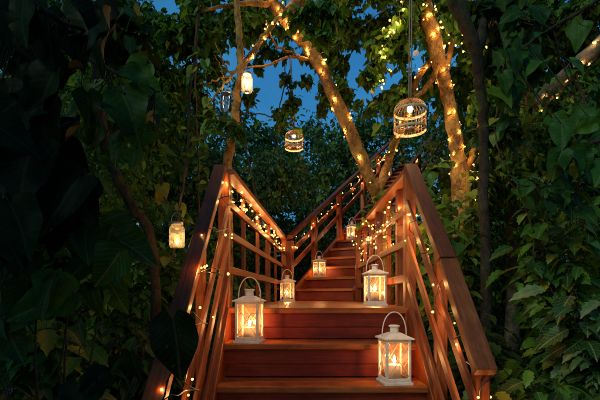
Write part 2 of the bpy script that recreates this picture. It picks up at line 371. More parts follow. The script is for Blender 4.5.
# ------------------------------------------------------------------ stairs
Lz = .86; X0, X1 = -.48, .74; R1 = .225
def B(mb, *a, **k): return mb.board(*a, **k)
low = thing('wooden_staircase', 'lower flight of wide red-brown wooden steps rising to the landing', 'staircase', (.13, 2.3, 0))
for k in range(1, 4):
    z = Lz-.222*k; y = 2.79-R1*k
    t = MB()
    t.board((X0-.02, y+.055, z-.02), (X1+.02, y+.055, z-.02), .13, .04, ch=.006)
    t.board((X0-.02, y+.1875, z-.02), (X1+.02, y+.1875, z-.02), .125, .04, ch=.004)
    t.build('tread', M['tread'], low)
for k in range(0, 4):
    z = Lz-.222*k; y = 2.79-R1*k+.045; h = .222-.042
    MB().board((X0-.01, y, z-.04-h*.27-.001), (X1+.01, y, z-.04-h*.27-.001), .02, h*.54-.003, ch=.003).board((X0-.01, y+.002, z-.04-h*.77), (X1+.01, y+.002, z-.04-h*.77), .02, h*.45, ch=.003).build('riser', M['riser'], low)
for x in (X0-.026, X1+.026):
    MB().board((x, 2.86, Lz-.10), (x, 1.83, Lz-.10-1.03*.985), .042, .30, up=(0, 0, 1), ch=.005).build('stringer', M['wood'], low)
_sm = MB().lathe([(0, .0012), (.0045, .001), (.005, 0)], 10)
SCREW = bpy.data.meshes.new('screw'); SCREW.from_pydata([tuple(v) for v in _sm.v], [], _sm.f); SCREW.materials.append(M['cable'])
def screws(parent, rows):
    for (x, y, z) in rows:
        o_ = bpy.data.objects.new('screw', SCREW); COL.objects.link(o_); o_.parent = parent; o_.location = Vector((x, y, z))-OFF[parent.name]
screws(low, [(x, 2.79-R1*k+dy, Lz-.222*k) for k in (1, 2, 3) for x in (X0+.03, .13, X1-.03) for dy in (.03, .09, .17, .215)])
# landing
deck = thing('wooden_landing', 'flat wooden landing of planks between the two flights of steps', 'landing', (.2, 4.4, 0))
def lx(y): return -.50+(y-2.8)*(.27/3.5) if y < 6.15 else -.24
def rx(y): return .78
BL = Vector((-.05, 6.2, 0)); HD = Vector((.5, .866, 0)); RV = Vector((.866, -.5, 0))
y = 2.79; i = 0
pl = MB()
while y < 6.1:
    w = .128 if i else .10; yc = y+w/2
    xr = rx(yc)+.04
    if yc > 5.70: xr = BL.x+(6.2-yc)/.577
    if xr - lx(yc) > .1: pl.board((lx(yc)-.04, yc, Lz-.02), (xr, yc, Lz-.02), w, .04, ch=.004)
    y += w+.005; i += 1
pl.build('decking', M['tread'], deck)
MB().board((lx(2.8), 2.9, Lz-.115), (lx(6.1), 6.15, Lz-.115), .05, .15).build('joist', M['wood'], deck)
MB().board((.76, 2.9, Lz-.115), (.76, 5.7, Lz-.115), .05, .15).build('joist', M['wood'], deck)
for x, yy in ((-.42, 3.1), (.72, 3.1), (-.3, 5.9), (.74, 5.5)):
    MB().board((x, yy, -.1), (x, yy, Lz-.195), .09, .09, up=(0, 1, 0)).build('support_post', M['wood'], deck)
# upper flight
up_ = thing('wooden_staircase', 'long upper flight of narrow steps climbing away to the right', 'staircase', BL)
NS, RS, RU, WD = 20, .185, .30, .95
def U(s, a, z): p = BL+HD*s+RV*a; return Vector((p.x, p.y, z))
for k in range(1, NS+1):
    s0 = (k-1)*RU; z = Lz+RS*k
    t = MB(); t.board(U(s0+.065-.02, 0, z-.02), U(s0+.065-.02, WD, z-.02), .15, .04); t.board(U(s0+.205, 0, z-.02), U(s0+.205, WD, z-.02), .15, .038); t.build('tread', M['tread'], up_)
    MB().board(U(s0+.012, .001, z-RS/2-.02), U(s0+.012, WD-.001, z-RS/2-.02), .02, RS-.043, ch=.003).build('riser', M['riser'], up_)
for a in (-.026, WD+.026):
    MB().board(U(-.02, a, Lz+.03), U(NS*RU, a, Lz+.03+NS*RS), .05, .30).build('stringer', M['wood'], up_)
for s in (2.6, 4.6):
    for a in (.02, WD-.02):
        MB().board(U(s, a, -.1), U(s, a, Lz+s*RS/RU-.24), .09, .09, up=(0, 1, 0)).build('support_post', M['wood'], up_)
top = thing('wooden_platform', 'small raised wooden platform at the top of the upper flight', 'platform', U(6.6, .5, 0))
ZT = Lz+NS*RS; pl = MB(); s = NS*RU+.02
while s < 7.4: pl.board(U(s+.07, -.5, ZT-.02), U(s+.07, 1.4, ZT-.02), .135, .04); s += .14
pl.build('decking', M['tread'], top)
for s in (6.15, 7.3):
    for a in (-.4, 1.3): MB().board(U(s, a, -.1), U(s, a, ZT-.05), .1, .1, up=(0, 1, 0)).build('support_post', M['wood'], top)
# railings --------------------------------------------------------
def railing(label, loc, group='wooden railings beside the steps and landing'): return thing('wooden_railing', label, 'railing', loc, group)
def rail(mb_parent, name, p0, p1, w, t): return MB().board(p0, p1, w, t).build(name, M['wood'], mb_parent)
def post(parent, x, y, z0, z1, w=.07, name='post', ang=0):
    return MB().board((x, y, z0), (x, y, z1), w, w, up=(math.sin(ang), math.cos(ang), 0), ch=.005).build(name, M['wood'], parent)
# left lower
c = CZ
r = railing('left railing of the lower flight, its dark handrail sloping down past the big leaf', (-.54, 2.1, 0))
SL = 1.02
def sl(p, dy): return (p[0]-.00*dy, p[1]-dy, p[2]-SL*dy)
nl = (-.535, 2.83)
post(r, nl[0], nl[1], -.1, c+.86, .075, 'newel_post')
rail(r, 'handrail', (-.556, 2.80, c+.895), sl((-.556, 2.80, c+.895), 1.42), .085, .045)
for h, w, t, ln in ((.61, .02, .052, 1.35), (.37, .02, .055, 1.3), (.12, .02, .055, 1.25)):
    rail(r, 'rail', (-.502, 2.79, c+h), sl((-.502, 2.79, c+h), ln), w, t)
post(r, -.545, 2.2, -.1, c+.25, .05); post(r, -.56, 1.55, -.1, c-.42, .045)
# right lower
r = railing('right railing of the lower flight, its broad handrail ending low among leaves', (.77, 2.1, 0))
nr = (.775, 2.83)
post(r, nr[0], nr[1], -.1, c+.86, .075, 'newel_post')
rail(r, 'handrail', (.772, 2.80, c+.90), sl((.772, 2.80, c+.90), .70), .09, .045)
rail(r, 'handrail', (.772, 2.095, c+.176), (.765, 1.65, c-.32), .09, .05)
for h, ln in ((.64, 1.3), (.39, 1.25), (.13, .95)):
    rail(r, 'rail', (.748, 2.79, c+h), sl((.748, 2.79, c+h), ln), .02, .055)
post(r, .79, 2.25, -.1, c+.30, .06); post(r, .79, 1.75, -.1, c-.22, .06)
# landing left
a = Vector((-.52, 2.87, 0)); e = Vector((-.25, 6.25, 0))
r = railing('long left railing of the landing wound with fairy lights', (a+e)/2)
def two(parent, name, h, w, t, a=a, e=e, h2=None):
    return rail(parent, name, (a.x, a.y, c+h), (e.x, e.y, c+(h if h2 is None else h2)), w, t)
two(r, 'handrail', .885, .09, .04); two(r, 'rail', .66, .03, .055); two(r, 'rail', .44, .03, .05); two(r, 'rail', .18, .03, .055)
for k in range(1, 5):
    p = a.lerp(e, k*.2); post(r, p.x-.037, p.y, Lz-.2, c+.86, .036 if k != 3 else .06, 'baluster')
    p = a.lerp(e, k*.2+.1)
post(r, e.x, e.y+.03, Lz-.4, c+.9, .08, 'newel_post')
# short corner + upper left
r = railing('left railing of the upper flight, rising to the right behind the leaning trunk', U(3, -.05, Lz))
p0 = U(-.12, -.05, 0)
for h, w, t in ((.90, .09, .055), (.655, .035, .075), (.415, .035, .075)):
    MB().board((e.x+.04, e.y, c+h-.01), (p0.x, p0.y, c+h-.01), w, t).build('handrail' if w > .05 else 'rail', M['wood'], r)
    MB().board((p0.x, p0.y, c+h-.01), U(6.1, -.05, c+h+6.22*RS/RU), w, t).build('handrail' if w > .05 else 'rail', M['wood'], r)
for s in (-.1, .69, 1.71, 2.97, 4.0, 5.0, 6.0):
    p = U(s, -.055, 0); post(r, p.x, p.y, Lz+s*RS/RU-.12, c+.89+s*RS/RU, .085, 'post', math.radians(30))
r = railing('right railing of the upper flight, mostly hidden behind the right landing railing', U(3, WD+.05, Lz))
for h, w, t in ((.90, .09, .04), (.655, .035, .06), (.415, .035, .06)):
    MB().board(U(0, WD+.06, c+h), U(6.1, WD+.06, c+h+6.1*RS/RU), w, t).build('handrail' if w > .05 else 'rail', M['wood'], r)
for s in (0.05, 1.2, 2.4, 3.6, 4.8, 6.0):
    p = U(s, WD+.065, 0); post(r, p.x, p.y, Lz+s*RS/RU-.12, c+.89+s*RS/RU, .06, 'post', math.radians(30))
r = railing('far railing round the small platform at the top of the steps', U(7.3, .5, ZT))
for h in (.95, .65, .35):
    MB().board(U(7.35, -.45, ZT+h), U(7.35, 1.35, ZT+h), .06, .04).build('rail', M['wood'], r)
    MB().board(U(6.15, -.45, ZT+h), U(7.31, -.45, ZT+h), .06, .04).build('rail', M['wood'], r)
for s, a_ in ((6.2, -.45), (7.35, -.45), (7.35, .5), (7.35, 1.35)):
    p = U(s, a_, 0); post(r, p.x, p.y, ZT+.001, ZT+1.0, .06, 'post', math.radians(30))
# landing right
a2 = Vector((.785, 2.87, 0)); e2 = Vector((.80, 5.45, 0))
r = railing('right railing of the landing, crowded with fairy lights below the forked trunk', (a2+e2)/2)
two(r, 'handrail', .885, .09, .04, a2, e2); two(r, 'rail', .63, .03, .055, a2, e2); two(r, 'rail', .385, .03, .055, a2, e2); two(r, 'rail', .12, .035, .06, a2, e2)
for k, yy in enumerate((3.3, 3.75, 4.2, 4.65, 5.1)):
    post(r, .83, yy, Lz-.2, c+.865, .07 if k in (0, 2) else .045, 'baluster')
post(r, e2.x, e2.y+.04, Lz-.3, c+.9, .075, 'newel_post')
# ------------------------------------------------------------------ candle lanterns
def make_lantern():
    t = thing('candle_lantern', 'x', 'lantern', (0, 0, 0), 'white candle lanterns on the steps')
    w, h = .156, .268
    f = MB(); f.lathe([(0, 0), (w/2+.008, 0), (w/2+.008, .014), (w/2-.004, .018), (0, .018)], 4, smooth=False, square=True)
    for sx in (-1, 1):
        for sy in (-1, 1):
            q = w/2-.008; f.board((sx*q, sy*q, .016), (sx*q, sy*q, h), .015, .015, up=(0, 1, 0), ch=.002)
    for z in (.028, h-.01):
        q = w/2-.008
        for s_ in (-1, 1):
            f.board((-q+.008, s_*q, z), (q-.008, s_*q, z), .011, .018, ch=.001); f.board((s_*q, -q+.008, z), (s_*q, q-.008, z), .011, .018, ch=.001)
    f.build('frame', M['cream'], t)
    for ax in range(4):
        g_ = MB(); R_ = Matrix.Rotation(ax*math.pi/2, 3, 'Z'); q = w/2-.010
        g_.v += [R_ @ Vector(p) for p in ((-q, -q, .03), (q, -q, .03), (q, -q, h-.015), (-q, -q, h-.015))]; g_.face([0, 1, 2, 3]); gp = g_.build('glass_pane', M['glass'], t)
        x_ = MB(); q2 = w/2-.016; yo = -w/2+.003
        # crossed wires
        cpt = [((-q2, h-.03), (q2, .05)), ((q2, h-.03), (-q2, .05))]
        for i_, ((xa, za), (xb, zb)) in enumerate(cpt):
            x_.tube([R_ @ Vector((xa, yo-i_*.004, za)), R_ @ Vector((xb, yo-i_*.004, zb))], .0024, 5)
        x_.build('cross_brace', M['cream'], t)
    MB().lathe([(0, h), (w/2+.014, h), (w/2+.014, h+.008), (w/2-.01, h+.018), (.035, h+.036), (.031, h+.038), (0, h+.038)], 4, smooth=False, square=True).build('roof', M['cream'], t)
    MB().lathe([(0, h+.036), (.027, h+.036), (.025, h+.072), (.034, h+.073), (.034, h+.081), (.02, h+.084), (0, h+.084)], 20, smooth=False).build('chimney', M['cream'], t)
    hp = []
    for k in range(21):
        an = math.pi*k/20; hp.append((-.076*math.cos(an), 0, h+.012+.150*math.sin(an)**.8))
    MB().tube(hp, .0036, 7).build('handle', M['cream'], t)
    return t
def make_candle():
    t = thing('pillar_candle', 'x', 'candle', (0, 0, 0), 'lit candles inside the lanterns')
    MB().lathe([(0, 0), (.036, 0), (.038, .004), (.0375, .088), (.034, .092), (.018, .086), (0, .084)], 24).build('wax', M['wax'], t)
    MB().tube([(0, 0, .083), (.001, 0, .098), (.003, 0, .104)], .0012, 5).build('wick', M['wick'], t)
    MB().lathe([(0, .098), (.006, .103), (.0095, .114), (.007, .128), (.003, .142), (0, .15)], 12).build('flame', M['flame'], t)
    return t
LT, CT = make_lantern(), make_candle()
def put_light(loc, e, col=(1, .55, .2), r=.02, parent=None, name='candle_light'):
    l = bpy.data.lights.new(name, 'POINT'); l.energy = e; l.color = col; l.shadow_soft_size = r
    o_ = bpy.data.objects.new(name, l); COL.objects.link(o_); o_.location = loc
    if parent: o_.parent = parent
    return o_
lan = [((.575, 2.44, Lz-.444), 'largest and nearest white candle lantern, on the lower right step', 'candle burning in the nearest lantern on the lower right step', 7),
       ((-.335, 2.66, Lz-.222), 'white candle lantern at the left end of the step below the landing', 'candle burning in the lantern at the left end of a step', -8),
       ((.640, 3.42, Lz), 'white candle lantern at the right edge of the landing against the railing', 'candle burning in the lantern at the right edge of the landing', 6),
       ((-.17, 5.35, Lz), 'white candle lantern at the far left corner of the landing', 'candle burning in the lantern at the landing\'s far left corner', 20),
       (U(.43, .17, Lz+2*RS), 'small-looking white candle lantern low on the left of the upper flight', 'candle in the lantern low on the upper flight', 35),
       (U(1.64, .24, Lz+6*RS), 'white candle lantern halfway up the visible upper steps', 'candle in the lantern halfway up the upper steps', 25),
       (U(6.15, .38, ZT), 'tiny distant candle lantern at the top of the upper flight', 'candle in the distant lantern at the top of the steps', 30)]
for i_, (loc, l1, l2, rz) in enumerate(lan):
    o1 = LT if i_ == 0 else copy_tree(LT); o2 = CT if i_ == 0 else copy_tree(CT)
    o1.location = loc; o1.rotation_euler.z = math.radians(rz); o1['label'] = l1
    o2.location = (loc[0], loc[1], loc[2]+.0185); o2['label'] = l2
    o2.scale = (1, 1, (1, .86, 1.08, .8, 1.0, .9, 1)[i_])
    put_light((0, 0, .125), 3.2, (1, .38, .10), .012, o2)
# ------------------------------------------------------------------ fairy lights
def ico_bulb(r=.0095):
    mb = MB(); mb.lathe([(0, -r), (r*.7, -r*.7), (r, 0), (r*.7, r*.7), (0, r)], 6, smooth=True)
    me = bpy.data.meshes.new('bulb'); me.from_pydata([tuple(v) for v in mb.v], [], mb.f); me.materials.append(M['bulb']); me.polygons.foreach_set('use_smooth', [True]*len(mb.f)); return me
BULB = ico_bulb()
SPARK = bpy.data.lights.new('led_light', 'POINT'); SPARK.energy = .40; SPARK.color = (1, .50, .15); SPARK.shadow_soft_size = .0032
def string_light(path, n, label, dev=.02, scale=1.0, loc=None, seed=1):
    rr = random.Random(seed); path = [Vector(p) for p in path]
    t = thing('fairy_light_string', label, 'fairy lights', loc or path[0], 'fairy light strings')
    MB().tube(path, .0028, 5).build('cable', M['cable'], t)
    L = [0]
    for i in range(1, len(path)): L.append(L[-1]+(path[i]-path[i-1]).length)
    for k in range(n):
        q = min(1, max(0, (k+.5+rr.gauss(0, .8))/n))*L[-1]; i = max(1, next((j for j in range(len(L)) if L[j] >= q), len(L)-1))
        f_ = (q-L[i-1])/max(1e-6, L[i]-L[i-1]); p = path[i-1].lerp(path[i], f_)
        p = p+Vector((rr.gauss(0, dev), rr.gauss(0, dev), rr.gauss(0, dev)))
        o_ = bpy.data.objects.new('bulb', BULB); COL.objects.link(o_); o_.parent = t; o_.location = p-t.location; o_.scale = (scale*rr.uniform(.75, 1.25),)*3
        l_ = bpy.data.objects.new('led_light', SPARK); COL.objects.link(l_); l_.parent = o_
def helix(p0, p1, turns, rad, n=None, wob=0, seed=1):
    rr = random.Random(seed); p0 = Vector(p0); p1 = Vector(p1); d = (p1-p0); dn = d.normalized(); a_ = dn.orthogonal().normalized(); b_ = dn.cross(a_); n = n or int(turns*14)
    out = []
    for k in range(n+1):
        t = k/n; an = t*turns*2*math.pi; r_ = rad*(1+rr.uniform(-wob, wob))
        out.append(p0+d*t+(a_*math.cos(an)+b_*math.sin(an))*r_)
    return out
def wrap(sp, rr_, turns, extra=.012, i0=0, i1=None, seed=1):
    """helix round a trunk that follows its path and thickness"""
    sp = sp[i0:i1]; rr_ = rr_[i0:i1]; n = int(turns*16); out = []; N_ = None
    for k in range(n+1):
        t = k/n*(len(sp)-1); i = min(int(t), len(sp)-2); f_ = t-i; p = sp[i].lerp(sp[i+1], f_); r_ = rr_[i]*(1-f_)+rr_[i+1]*f_
        d = (sp[i+1]-sp[i]).normalized()
        if N_ is None: N_ = d.orthogonal().normalized()
        N_ = (N_-d*N_.dot(d)).normalized(); b_ = d.cross(N_); an = k/n*turns*2*math.pi
        out.append(p+(N_*math.cos(an)+b_*math.sin(an))*(r_+extra))
    return out
string_light(helix((-.515, 2.95, c+.76), (-.27, 6.2, c+.70), 16, .05, wob=.5, seed=3), 52, 'fairy lights wound round the left landing railing', .028, seed=3)
string_light(helix((-.515, 2.78, c+.80), (-.515, 1.55, c-.48), 5, .075, wob=.5, seed=4), 20, 'fairy lights trailing down the left railing of the lower flight', .03, .62, seed=4)
string_light(helix((.79, 2.95, c+.58), (.80, 5.3, c+.62), 14, .09, wob=.5, seed=5), 64, 'dense fairy lights piled on the right landing railing', .045, .82, seed=5)
string_light(helix((.775, 2.78, c+.62), (.80, 1.65, c-.50), 5, .06, wob=.5, seed=6), 26, 'fairy lights trailing down the right railing of the lower flight', .035, .62, seed=6)
string_light(helix(U(-.1, -.05, c+.72), U(4.6, -.05, c+.70+4.7*RS/RU), 12, .07, wob=.4, seed=7), 52, 'fairy lights along the left railing of the upper flight', .03, seed=7)
# ------------------------------------------------------------------ trees
def tree(name, label, cat, limbs, blobs=None, ntw=0, size=.07, tpl='oval', lm='leaf', bark='bark', group=None, per=7, clump=.35, droop=.5, base=None, **kw):
    t = thing(name, label, cat, base or limbs[0][0][0], group); paths = []
    for i_, (pts, rad) in enumerate(limbs):
        mb, sp, rr_ = limb_mesh(pts, rad, 14 if rad[0] > .04 else 7); mb.build('trunk' if i_ == 0 else 'branch', M[bark], t); paths.append((sp, rr_))
    if blobs:
        L = Leaves(); fill(L, blobs, ntw, size, tpl, per, clump, droop, **kw); L.build('crown', [M[lm], M['twig']], t)
    return t, paths
def blob(px, py, d, rx_, ry_, w=1, rd=None):
    return (tuple(P(px, py, d)), (rx_/400*d, rd or max(rx_, ry_)/400*d*.8, ry_/400*d), w)
# leaning forked tree
base = Vector((1.0, 4.6, -.1)); fork = P(377, 196, 4.6)
T1, pt1 = tree('leaning_tree', 'golden-lit forked tree whose long limb leans left across the sky above the steps', 'tree',
   [([base, (1.0, 4.6, 1.2), fork], [.085, .072, .070]),
    ([fork, P(349, 130, 4.4), P(318, 62, 4.2), P(290, 25, 4.1), P(268, -6, 4.0), P(240, -60, 3.9)], [.066, .066, .064, .064, .058, .05]),
    ([fork, P(392, 150, 4.7), P(404, 120, 4.75), P(420, 75, 4.8), P(448, 40, 4.9), P(470, 0, 5)], [.05, .045, .042, .04, .036, .03]),
    ([P(283, 15, 4.06), P(300, 2, 4.2), P(325, -20, 4.3)], [.055, .05, .045]),
    ([P(272, 4, 4.02), P(250, 3, 3.9), P(225, 6, 3.8), P(200, 9, 3.7)], [.03, .025, .018, .012]),
    ([P(310, 60, 4.2), P(296, 55, 4.1), P(276, 45, 4.0), P(266, 20, 3.9)], [.016, .013, .010, .006]),
    ([P(304, 60, 4.1), P(290, 57, 4.0), P(262, 66, 3.9), P(225, 72, 3.8)], [.012, .012, .010, .004])],
   [blob(350, 5, 4.2, 50, 26, 1.4), blob(378, 40, 4.1, 16, 26, .5), blob(345, 45, 4.6, 20, 24, .5), blob(368, 75, 4.0, 14, 14, .22), blob(320, 20, 3.6, 22, 18, .5), blob(390, 95, 4.3, 12, 24, .25), blob(250, 15, 4.3, 30, 20, .5), blob(282, 108, 5.2, 18, 16, .25), blob(330, 110, 5.2, 14, 10, .15), blob(300, 35, 4.8, 26, 22, .7), blob(345, 88, 4.6, 12, 12, .2), blob(270, 60, 5, 14, 12, .2), blob(262, 30, 4.6, 22, 20, .5), blob(296, 82, 5, 12, 10, .1), blob(322, 98, 5, 12, 12, .16), blob(245, 95, 4.6, 9, 9, .08), blob(382, 110, 4.8, 14, 14, .3), blob(395, 60, 5, 14, 26, .5)], 1250, .075, 'heart_s', per=6, droop=.9)
# right trunk
T2, pt2 = tree('tall_tree', 'thick golden-lit trunk wound with fairy lights, right of the big hanging cage lantern', 'tree',
   [([(2.0, 4.7, -.1), (1.95, 4.7, .9), P(460, 182, 4.6), P(455, 140, 4.5), P(447, 95, 4.4), P(438, 55, 4.3), P(427, 10, 4.2), P(418, -40, 4.2)], [.15, .13, .095, .072, .070, .078, .075, .07]),
    ([P(440, 62, 4.3), P(428, 85, 4.3), P(410, 103, 4.2)], [.03, .028, .02]),
    ([P(444, 80, 4.35), P(455, 30, 4.6), P(462, -20, 4.8)], [.035, .03, .025]),
    ([P(462, 180, 4.6), P(471, 160, 4.7), P(478, 135, 4.8), P(483, 100, 4.9)], [.05, .035, .03, .02])],
   [blob(430, 12, 4.3, 40, 24, 1), blob(402, 28, 3.9, 10, 26, .3), blob(470, 45, 4.6, 24, 30, .7), blob(470, 110, 4.6, 14, 24, .3), blob(398, 90, 5, 12, 14, .2), blob(425, 60, 5.2, 20, 40, .8), blob(455, 85, 5.4, 20, 40, .9)], 800, .08, 'heart_s', per=6, droop=.9)
# left trunk
T3, pt3 = tree('slender_tree', 'slender orange-lit trunk rising behind the left newel post', 'tree',
   [([(-.68, 3.75, -.1), (-.68, 3.75, 1.2), P(228, 170, 3.75), P(233, 130, 3.7), P(237, 95, 3.65), P(241, 66, 3.6), P(238, 20, 3.6), P(236, -40, 3.6)], [.052, .048, .044, .038, .036, .034, .028, .025]),
    ([P(240, 70, 3.6), P(256, 48, 3.7), P(272, 25, 3.8), P(284, 14, 3.95)], [.026, .024, .022, .02]),
    ([P(247, 60, 3.62), P(232, 75, 3.5), P(218, 92, 3.4), P(205, 108, 3.3)], [.016, .012, .009, .004]),
    ([P(232, 75, 3.5), P(222, 60, 3.45), P(215, 42, 3.4)], [.01, .007, .003]),
    ([P(230, 76, 3.5), P(212, 82, 3.4), P(196, 84, 3.3)], [.008, .006, .003]),
    ([P(224, 84, 3.45), P(221, 68, 3.4), P(214, 55, 3.3)], [.007, .005, .003])],
   [blob(190, 25, 3.8, 42, 30, 1.3), blob(205, 70, 3.9, 16, 20, .4), blob(160, 60, 4.0, 30, 30, .7), blob(225, 30, 4.1, 18, 26, .4), blob(226, 130, 3.5, 10, 10, .13), blob(185, 110, 4.3, 24, 30, .8), blob(130, 20, 4.2, 40, 30, 1), blob(215, 15, 4.6, 30, 26, .9), blob(150, 120, 4.6, 30, 30, .8)], 1150, .07, 'heart_s', per=6, droop=.9)
# dark tree on the right
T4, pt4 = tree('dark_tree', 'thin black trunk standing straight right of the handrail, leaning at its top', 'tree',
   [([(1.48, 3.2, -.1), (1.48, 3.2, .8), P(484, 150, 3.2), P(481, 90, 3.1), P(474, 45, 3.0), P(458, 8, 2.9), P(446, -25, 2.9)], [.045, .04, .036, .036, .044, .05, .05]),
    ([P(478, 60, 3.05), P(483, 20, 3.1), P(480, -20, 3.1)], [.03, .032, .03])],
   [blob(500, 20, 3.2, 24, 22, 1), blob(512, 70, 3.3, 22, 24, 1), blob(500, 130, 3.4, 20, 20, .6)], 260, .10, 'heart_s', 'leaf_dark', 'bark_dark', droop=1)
# diagonal tree far right
T5, pt5 = tree('leaning_tree', 'grey trunk slanting up to the right edge with sparse fairy lights', 'tree',
   [([(3.5, 6.6, -.1), (3.45, 6.5, 2.0), P(508, 140, 5.4), P(528, 114, 5.0), P(562, 80, 4.5), P(600, 46, 4.1), P(650, 5, 3.9)], [.11, .10, .095, .09, .09, .085, .08]),
    ([P(512, 130, 5.9), P(505, 70, 5.8), P(520, 15, 5.7), P(535, -20, 5.6)], [.04, .035, .03, .02])],
   [blob(535, 30, 4.9, 36, 30, 1), blob(585, 12, 4.6, 30, 18, .8), blob(510, 80, 4.6, 16, 18, .4), blob(575, 60, 5.8, 30, 18, .5), blob(560, 10, 5.4, 50, 30, 1), blob(490, 60, 5.4, 22, 40, .8)], 1300, .08, 'heart_s', 'leaf', 'bark_grey', droop=.8)
# left dark curved trunk
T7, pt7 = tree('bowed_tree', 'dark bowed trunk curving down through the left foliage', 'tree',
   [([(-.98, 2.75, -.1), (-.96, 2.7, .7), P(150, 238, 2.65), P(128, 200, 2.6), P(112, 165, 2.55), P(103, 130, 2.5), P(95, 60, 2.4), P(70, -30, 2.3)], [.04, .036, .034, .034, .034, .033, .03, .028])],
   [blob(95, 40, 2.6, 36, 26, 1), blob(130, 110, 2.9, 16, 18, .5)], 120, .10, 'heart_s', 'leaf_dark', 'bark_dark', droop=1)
# light strings on trees
string_light(wrap(*pt1[1], 11, .012, 0, 32, 3), 56, 'fairy lights spiralling up the long leaning limb', .008, .82, seed=11)
string_light(wrap(*pt1[2], 6, .012, 0, 24, 3), 22, 'fairy lights on the right-hand limb of the forked tree', .01, 1.0, seed=12)
string_light(wrap(*pt2[0], 11, .012, 14, None, 3), 56, 'fairy lights wound up the thick trunk right of the cage lantern', .012, .85, seed=13)
string_light(wrap(*pt3[1], 4, .01, 0, None, 3), 15, 'fairy lights on the thin branch above the glowing jar', .008, .9, seed=14)
string_light(wrap(*pt5[0], 6, .012, 22, None, 3), 15, 'sparse fairy lights on the slanting grey trunk', .01, .8, seed=15)
string_light(smooth_path([P(404, -5, 3.8), P(398, 18, 3.85), P(388, 28, 3.9), P(392, 38, 3.8), P(382, 50, 3.9), P(388, 66, 3.9), P(380, 78, 3.95), P(384, 92, 4.0)], 6, .006), 26, 'fairy lights hanging in the leaves left of the hanging rope', .03, .9, seed=16)
string_light(smooth_path([P(425, 2, 3.9), P(437, 12, 3.9), P(450, 35, 3.9), P(466, 52, 4), P(478, 48, 4), P(490, 42, 4.1), P(500, 52, 4.2)], 6, .006), 20, 'fairy lights looping through leaves between thick and black trunks', .03, .9, seed=17)
string_light(smooth_path([P(478, 130, 4.3), P(480, 150, 4.3), P(474, 170, 4.3), P(480, 190, 4.2), P(476, 210, 4.2)], 6, .006), 9, 'short fairy light string dangling beside the base of the thick trunk', .02, .8, seed=18)
# unseen tree added behind the viewpoint to shade the left plants
T8, _ = tree('added_shade_tree', 'unseen tree added to shade the plants left of the steps', 'tree',
   [([(-3.6, -1.4, -.1), (-3.6, -1.3, 1.6), (-3.7, -1.3, 3), (-3.9, -1, 4)], [.2, .17, .13, .08]), ([(-3.6, -1.3, 2.4), (-3.2, .1, 3.0), (-3.0, 1.2, 3.1)], [.09, .06, .02])],
   [((-4.1, -1.7, 3.6), (1.2, 1.3, .8), 1), ((-3.1, 1.3, 3.1), (1.0, 1.3, .6), .8), ((-3.6, -.2, 2.6), (.8, 1.2, .9), 1)], 520, .15, 'heart_s', 'leaf_dark', 'bark_dark', droop=.8, base=Vector((-2.6, -.6, 0)))
# ------------------------------------------------------------------ background forest
def forest(label, x0, x1, y0, y1, ztop, ntw, size, lm, seed, name='forest', cell=.8):
    L = Leaves(); blobs = []
    rr = random.Random(seed)
    nx = max(3, int((x1-x0)/cell)); nz = 6
    for i in range(nx):
        for j in range(nz):
            x = x0+(i+rr.random())/nx*(x1-x0); y = rr.uniform(y0, y1); zt = ztop(x, y); z = (j+rr.uniform(.1, .9))/nz*zt
            if y < 12.6 and -.05 < x/y < .37 and y < 7.4+max(0, x/y)*14 and 295-(z-CZ)/y*400 < 275: continue     # the upper flight's clearing
            blobs.append(((x, y, z), (cell*rr.uniform(.7, 1.2), .5, zt/nz*rr.uniform(.6, 1.0)), rr.uniform(.6, 1.3)))
    fill(L, blobs, ntw, size, 'oval', 7, .5, .7)
    return settag(L.build(name, [M[lm], M['twig']]), label, None, None, 'stuff')
def top_a(x, y):
    px = 300+x/y*400
    e_ = np.interp(px, [0, 120, 200, 240, 262, 330, 352, 400, 440, 600], [-10, 5, 70, 115, 128, 126, 112, 110, 80, 60])
    return CZ+(295-e_)/400*y
forest('dense blue-green forest foliage behind the steps', -5.5, 6.5, 7.0, 9.5, lambda x, y: top_a(x, y)*.86, 15000, .095, 'leaf_blue', 21)
forest('darker forest foliage farther off', -13, 14, 9.8, 12.5, lambda x, y: top_a(x, y), 14000, .15, 'leaf_blue', 22, cell=1.0)
forest('dense leafy wall beyond the top of the upper flight', -2, 9.5, 12.8, 15.5, lambda x, y: top_a(x, y)*.97, 6500, .16, 'leaf_blue', 25, cell=1.0)
forest('foliage thicket left of the steps', -5.4, -1.45, 3.6, 7, lambda x, y: top_a(x, y)*.92, 7500, .08, 'leaf', 23, 'thicket', .5)

forest('foliage thicket right of the steps', 2.0, 6.8, 3.9, 7.4, lambda x, y: top_a(x, y)*.92, 9000, .085, 'leaf', 24, 'thicket', .5)
far = [(-9, 12.5, 7.5, 'broad forest tree far behind on the left'), (-5.2, 11, 6.6, 'round-headed forest tree behind the glowing jar'), (1.9, 13, 7.2, 'far forest tree filling the sky between forked limbs'), (5.0, 11.5, 7.6, 'dense forest tree behind the thick lit trunk'), (8.5, 10, 7.5, 'tall forest tree beyond the right-hand thicket')]
for i_, (x, y, h, lab) in enumerate(far):
    tree('forest_tree', lab, 'tree', [([(x, y, -.1), (x+.2, y, h*.4), (x, y, h*.8)], [.16, .12, .05])],
         [((x, y, h*.8), (1.7, 1.3, 1.3), 1), ((x-1, y, h*.62), (1.1, 1, .9), .6), ((x+1.1, y, h*.66), (1.1, 1, .8), .6)] if i_ != 2 else [((x, y, h*.74), (.9, .9, 1.0), 1)],
         750 if i_ != 2 else 260, .17, 'oval', 'leaf_blue', 'bark_dark', 'forest trees beyond the steps')
